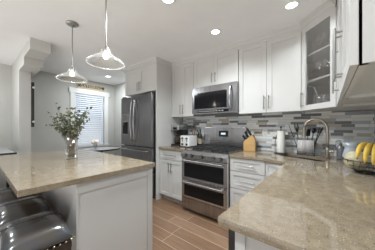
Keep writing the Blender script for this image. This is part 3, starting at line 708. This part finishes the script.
# bottles
def bottle(x, y, h, r, m, label, capm):
    t = thing('bottle', label, 'bottle', (x, y, T), group='bottles beside the range')
    b = BM(); lathe(b, [(0, 0), (r, 0), (r, h*.58), (r*.8, h*.68), (r*.36, h*.76), (r*.34, h*.92), (0, h*.92)], seg=20); obj('glass_body', b, m, t, 'all')
    b = BM(); cyl(b, (0, 0, h*.915), (0, 0, h), r*.42, r*.38); obj('cap', b, capm, t, True)
    box = BM(); cyl(box, (0, 0, h*.15), (0, 0, h*.45), r*1.015, seg=20); obj('paper_label', box, mat('label_paper', (.45, .38, .28), .7), t, True)
bottle(-1.985, 2.62, .36, .036, M_TAN, 'tall tan bottle behind the toaster, leftmost of three', M_BLACK)
bottle(-1.895, 2.63, .33, .034, M_DBOT, 'dark bottle behind the toaster, middle of three', M_NICKEL)
bottle(-1.805, 2.58, .31, .036, M_DBOT, 'dark bottle closest to the range backguard', M_BLACK)
# outlets
def outlet(x, label):
    t = thing('wall_outlet', label, 'outlet', (x, WY-.008, 1.18))
    box_obj('cover_plate', M_WHITE, t, -.035, .035, -.006, -.001, -.057, .057, bev=.002)
    b = BM()
    for z in (-.025, .025):
        bx(b, -.014, .014, -.0085, -.0055, z-.016, z+.016, .001)
    s = obj('socket_face', b, M_TRIM, t)
    b = BM()
    for z in (-.025, .025):
        for x_ in (-.006, .006): bx(b, x_-.001, x_+.001, -.0095, -.008, z-.005, z+.006)
    obj('slots', b, M_BLACK, s)
outlet(-.735, 'white outlet plate on the mosaic between knife block and paper towel')
# knife block
kb = thing('knife_block', 'light wooden knife block right of the range', 'knife block', (-.91, 2.54, T), math.radians(8))
b = BM(); P = [(-.075, 0), (.085, 0), (.085, .12), (.045, .24), (-.055, .155), (-.085, .05)]
P = [(-.07, 0), (.09, 0), (.09, .155), (.055, .235), (-.07, .135)]
A_ = [b.verts.new((x, -.055, z)) for x, z in P]; Z_ = [b.verts.new((x, .055, z)) for x, z in P]
b.faces.new(A_); b.faces.new(Z_[::-1])
for i in range(len(P)): b.faces.new((A_[i], A_[(i+1) % len(P)], Z_[(i+1) % len(P)], Z_[i]))
bmesh.ops.bevel(b, geom=list(b.edges), offset=.004, segments=2, affect='EDGES'); obj('block', b, M_WOOD, kb)
RZ = Matrix.Rotation(math.radians(8), 3, 'Z'); nrm = Vector((-.100, 0, .125)).normalized(); i = 0
for r in range(3):
    for c in range(3):
        s = (.18, .5, .82)[r]; p = Vector((-.07+.125*s, -.036+c*.036, .135+.100*s)); ln = (.075, .10, .115)[r]+.006*c
        d_ = (nrm+Vector((0, 0, .25))).normalized()
        root = thing('kitchen_knife', 'black-handled knife in the wooden block, %s row' % ('lowest', 'middle', 'highest')[r], 'knife', Vector((-.91, 2.54, T))+RZ @ p, math.radians(8), 'knives in the %s row of the block' % ('lowest', 'middle', 'highest')[r])
        b = BM(); tube(b, [d_*.012, d_*ln*.5, d_*ln], [.0085, .0095, .008], 8); obj('handle', b, M_BLACK, root, 'all')
        b = BM(); cyl(b, -d_*.002, d_*.013, .008, .008, 8); obj('bolster', b, M_STEEL, root)
# paper towel holder and roll
ph = thing('paper_towel_holder', 'metal upright paper towel holder with dark finial', 'paper towel holder', (-.498, 2.55, T))
b = BM(); lathe(b, [(0, 0), (.082, 0), (.082, .008), (.07, .014), (0, .014)], seg=28); obj('base', b, M_IRON, ph, True)
b = BM(); cyl(b, (0, 0, .012), (0, 0, .335), .006); bmesh.ops.create_uvsphere(b, u_segments=14, v_segments=10, radius=.013, matrix=Matrix.Translation((0, 0, .343))); obj('post', b, M_IRON, ph, 'all')
b = BM(); tube(b, [(-.070, 0, .012), (-.070, 0, .15), (-.062, 0, .20), (-.055, 0, .225)], .004, 8); bmesh.ops.create_uvsphere(b, u_segments=10, v_segments=8, radius=.008, matrix=Matrix.Translation((-.054, 0, .228))); obj('side_arm', b, M_IRON, ph, 'all')
b = BM(); lathe(b, [(.016, 0), (.047, 0), (.048, .003), (.048, .277), (.047, .28), (.016, .28), (.016, 0)], seg=32)
o = tag(obj('paper_towel_roll', b, M_PAPER, None, True), 'white paper towel roll standing on the metal holder', 'paper towels'); o.location = (-.498, 2.55, T+.030-.014)
# utensil caddy
uc = thing('utensil_caddy', 'rectangular stainless utensil caddy behind the sink', 'utensil holder', (-.235, 2.635, T))
b = BM(); w2, d2, h2 = .088, .045, .185; t_ = .003
bx(b, -w2, w2, -d2, -d2+t_, 0, h2); bx(b, -w2, w2, d2-t_, d2, 0, h2); bx(b, -w2, -w2+t_, -d2, d2, 0, h2); bx(b, w2-t_, w2, -d2, d2, 0, h2); bx(b, -w2, w2, -d2, d2, 0, t_); obj('container', b, M_STEEL, uc)
b = BM(); tube(b, [(-w2, -d2, h2), (w2, -d2, h2), (w2, d2, h2), (-w2, d2, h2)], .003, 6, True); obj('rim', b, M_STEEL, uc)
def utensil(kind, x, y, tx, ty, ln, label, i):
    p0 = Vector((-.235+x, 2.635+y, T+.012)); d_ = Vector((tx, ty, 1)).normalized(); p1 = p0+d_*ln
    t = thing(kind, label, kind.replace('_', ' '), p0, 0, None)
    b = BM(); tube(b, [Vector((0, 0, 0)), d_*ln*.6, d_*ln], [.004, .004, .005], 8); obj('shaft', b, M_BLACK, t, 'all')
    b = BM(); q = d_.to_track_quat('Z', 'Y').to_matrix().to_4x4(); mt = Matrix.Translation(d_*(ln+.035)) @ q
    if kind == 'ladle': bmesh.ops.create_uvsphere(b, u_segments=16, v_segments=10, radius=1, matrix=mt @ Matrix.Diagonal((.040, .022, .036, 1)))
    elif kind == 'spatula': bmesh.ops.create_cube(b, size=1, matrix=mt @ Matrix.Diagonal((.05, .006, .085, 1)))
    elif kind == 'tongs':
        for s in (-1, 1): tube(b, [d_*(ln-.06)+Vector((s*.004, 0, 0)), d_*(ln)+Vector((s*.018, 0, 0)), d_*(ln+.05)+Vector((s*.014, 0, 0))], .006, 8)
    else: bmesh.ops.create_uvsphere(b, u_segments=16, v_segments=10, radius=1, matrix=mt @ Matrix.Diagonal((.026, .008, .04, 1)))
    obj('head', b, M_BLACK, t, 'all' if kind != 'spatula' else None)
utensil('tongs', -.060, .0, -.12, 0, .33, 'black-tipped tongs standing leftmost in the steel caddy', 0)
utensil('spatula', -.065, -.02, -.32, -.05, .30, 'black spatula leaning left out of the steel caddy', 1)
utensil('ladle', .030, .015, .18, -.05, .26, 'black ladle with round bowl in the middle of the caddy', 2)
utensil('spoon', .05, -.01, .36, -.1, .28, 'black serving spoon leaning furthest right in the caddy', 3)
utensil('spatula', .0, .02, .10, -.1, .23, 'black spatula standing upright behind the faucet arch', 4)
utensil('spoon', .065, .02, .22, -.02, .26, 'black spoon just right of the ladle in the caddy', 5)
# soap dispenser
sd = thing('soap_dispenser', 'small grey soap pump bottle between faucet and pitcher', 'soap dispenser', (.088, 2.50, T))
b = BM(); lathe(b, [(0, 0), (.032, 0), (.034, .01), (.034, .12), (.026, .14), (.012, .148), (.012, .155), (0, .155)], seg=24); obj('bottle', b, M_SOAP, sd, 'all')
b = BM(); cyl(b, (0, 0, .155), (0, 0, .20), .006); cyl(b, (0, 0, .153), (0, 0, .168), .013); tube(b, [(0, 0, .198), (-.02, -.01, .20), (-.04, -.02, .192)], .006, 8); obj('pump', b, M_NICKEL, sd, 'all')
# pitcher
pi_ = thing('pitcher', 'blue-grey ceramic pitcher behind the fruit basket', 'pitcher', (.155, 2.22, T))
b = BM(); lathe(b, [(0, 0), (.048, 0), (.062, .03), (.066, .075), (.052, .135), (.045, .165), (.056, .20), (.052, .20), (.041, .165), (.047, .135), (.06, .075), (.055, .03), (0, .008)], seg=32)
for v in b.verts:
    if v.co.z > .19 and v.co.x < -.03: v.co.x -= .014
obj('jug_body', b, M_CERAM, pi_, 'all')
b = BM(); tube(b, [(.046, 0, .18), (.085, 0, .185), (.095, 0, .14), (.082, 0, .09), (.060, 0, .07)], .007, 10); obj('handle', b, M_CERAM, pi_, 'all')
# fruit basket
bc = Vector((.215, 1.87, T))
fb = thing('fruit_basket', 'black wire basket of fruit at the right end of the counter', 'basket', bc)
b = BM(); Rb = .138
def ring_(r, z, t=.0028): tube(b, [(r*math.cos(2*PI*k/36), r*math.sin(2*PI*k/36), z) for k in range(36)], t, 6, True)
ring_(.06, .004, .0035); ring_(.098, .03); ring_(.122, .06); ring_(Rb, .098, .004); ring_(.03, .016)
obj('hoops', b, M_IRON, fb, 'all')
b = BM()
for k in range(20):
    a = 2*PI*k/20; tube(b, [(r*math.cos(a+tw), r*math.sin(a+tw), z) for r, z, tw in ((.0, .014, 0), (.06, .006, .03), (.098, .03, .1), (.122, .06, .2), (Rb, .098, .3))], .0018, 5)
obj('wires', b, M_IRON, fb, 'all')
b = BM(); bmesh.ops.create_uvsphere(b, u_segments=28, v_segments=18, radius=.068)
for v in b.verts: v.co.z *= 1.02
o = tag(obj('melon', b, M_MELON, None, 'all'), 'pale yellow netted melon in the wire basket', 'melon'); o.location = (.150, 1.85, T+.090)
def banana(K, mid, tip, label):
    K, mid, tip = Vector(K), Vector(mid), Vector(tip); t = thing('banana', label, 'banana', K, 0, 'bananas on the fruit basket')
    pts = [Vector((0, 0, 0))*(1-q)**2+(mid-K)*2*q*(1-q)+(tip-K)*q*q for q in [k/14 for k in range(15)]]
    rad = [.0165*(1-abs(2*k/14-1)**4*.72) for k in range(15)]
    b = BM(); tube(b, pts, rad, 7); obj('peel', b, M_BANANA, t, 'all')
    b = BM(); d0 = (pts[0]-pts[1]).normalized(); tube(b, [pts[0]-d0*.003, pts[0]+d0*.022], [.0065, .0055], 6); obj('stalk', b, M_BANANA, t, 'all')
    b = BM(); d1 = (pts[-1]-pts[-2]).normalized(); tube(b, [pts[-1]-d1*.002, pts[-1]+d1*.007], [.006, .004], 6); obj('dark_tip', b, M_STEM, t, 'all')
banana((.232, 1.890, 1.125), (.165, 1.815, 1.160), (.152, 1.752, 1.035), 'yellow banana draped over the melon, leftmost of the bunch')
banana((.246, 1.872, 1.130), (.200, 1.760, 1.150), (.188, 1.722, 1.010), 'yellow banana second from the left of the bunch')
banana((.266, 1.862, 1.130), (.240, 1.750, 1.140), (.228, 1.722, 1.000), 'yellow banana third from the left of the bunch')
banana((.287, 1.866, 1.125), (.290, 1.760, 1.140), (.268, 1.735, 1.000), 'yellow banana at the right end of the bunch, nearest the picture edge')
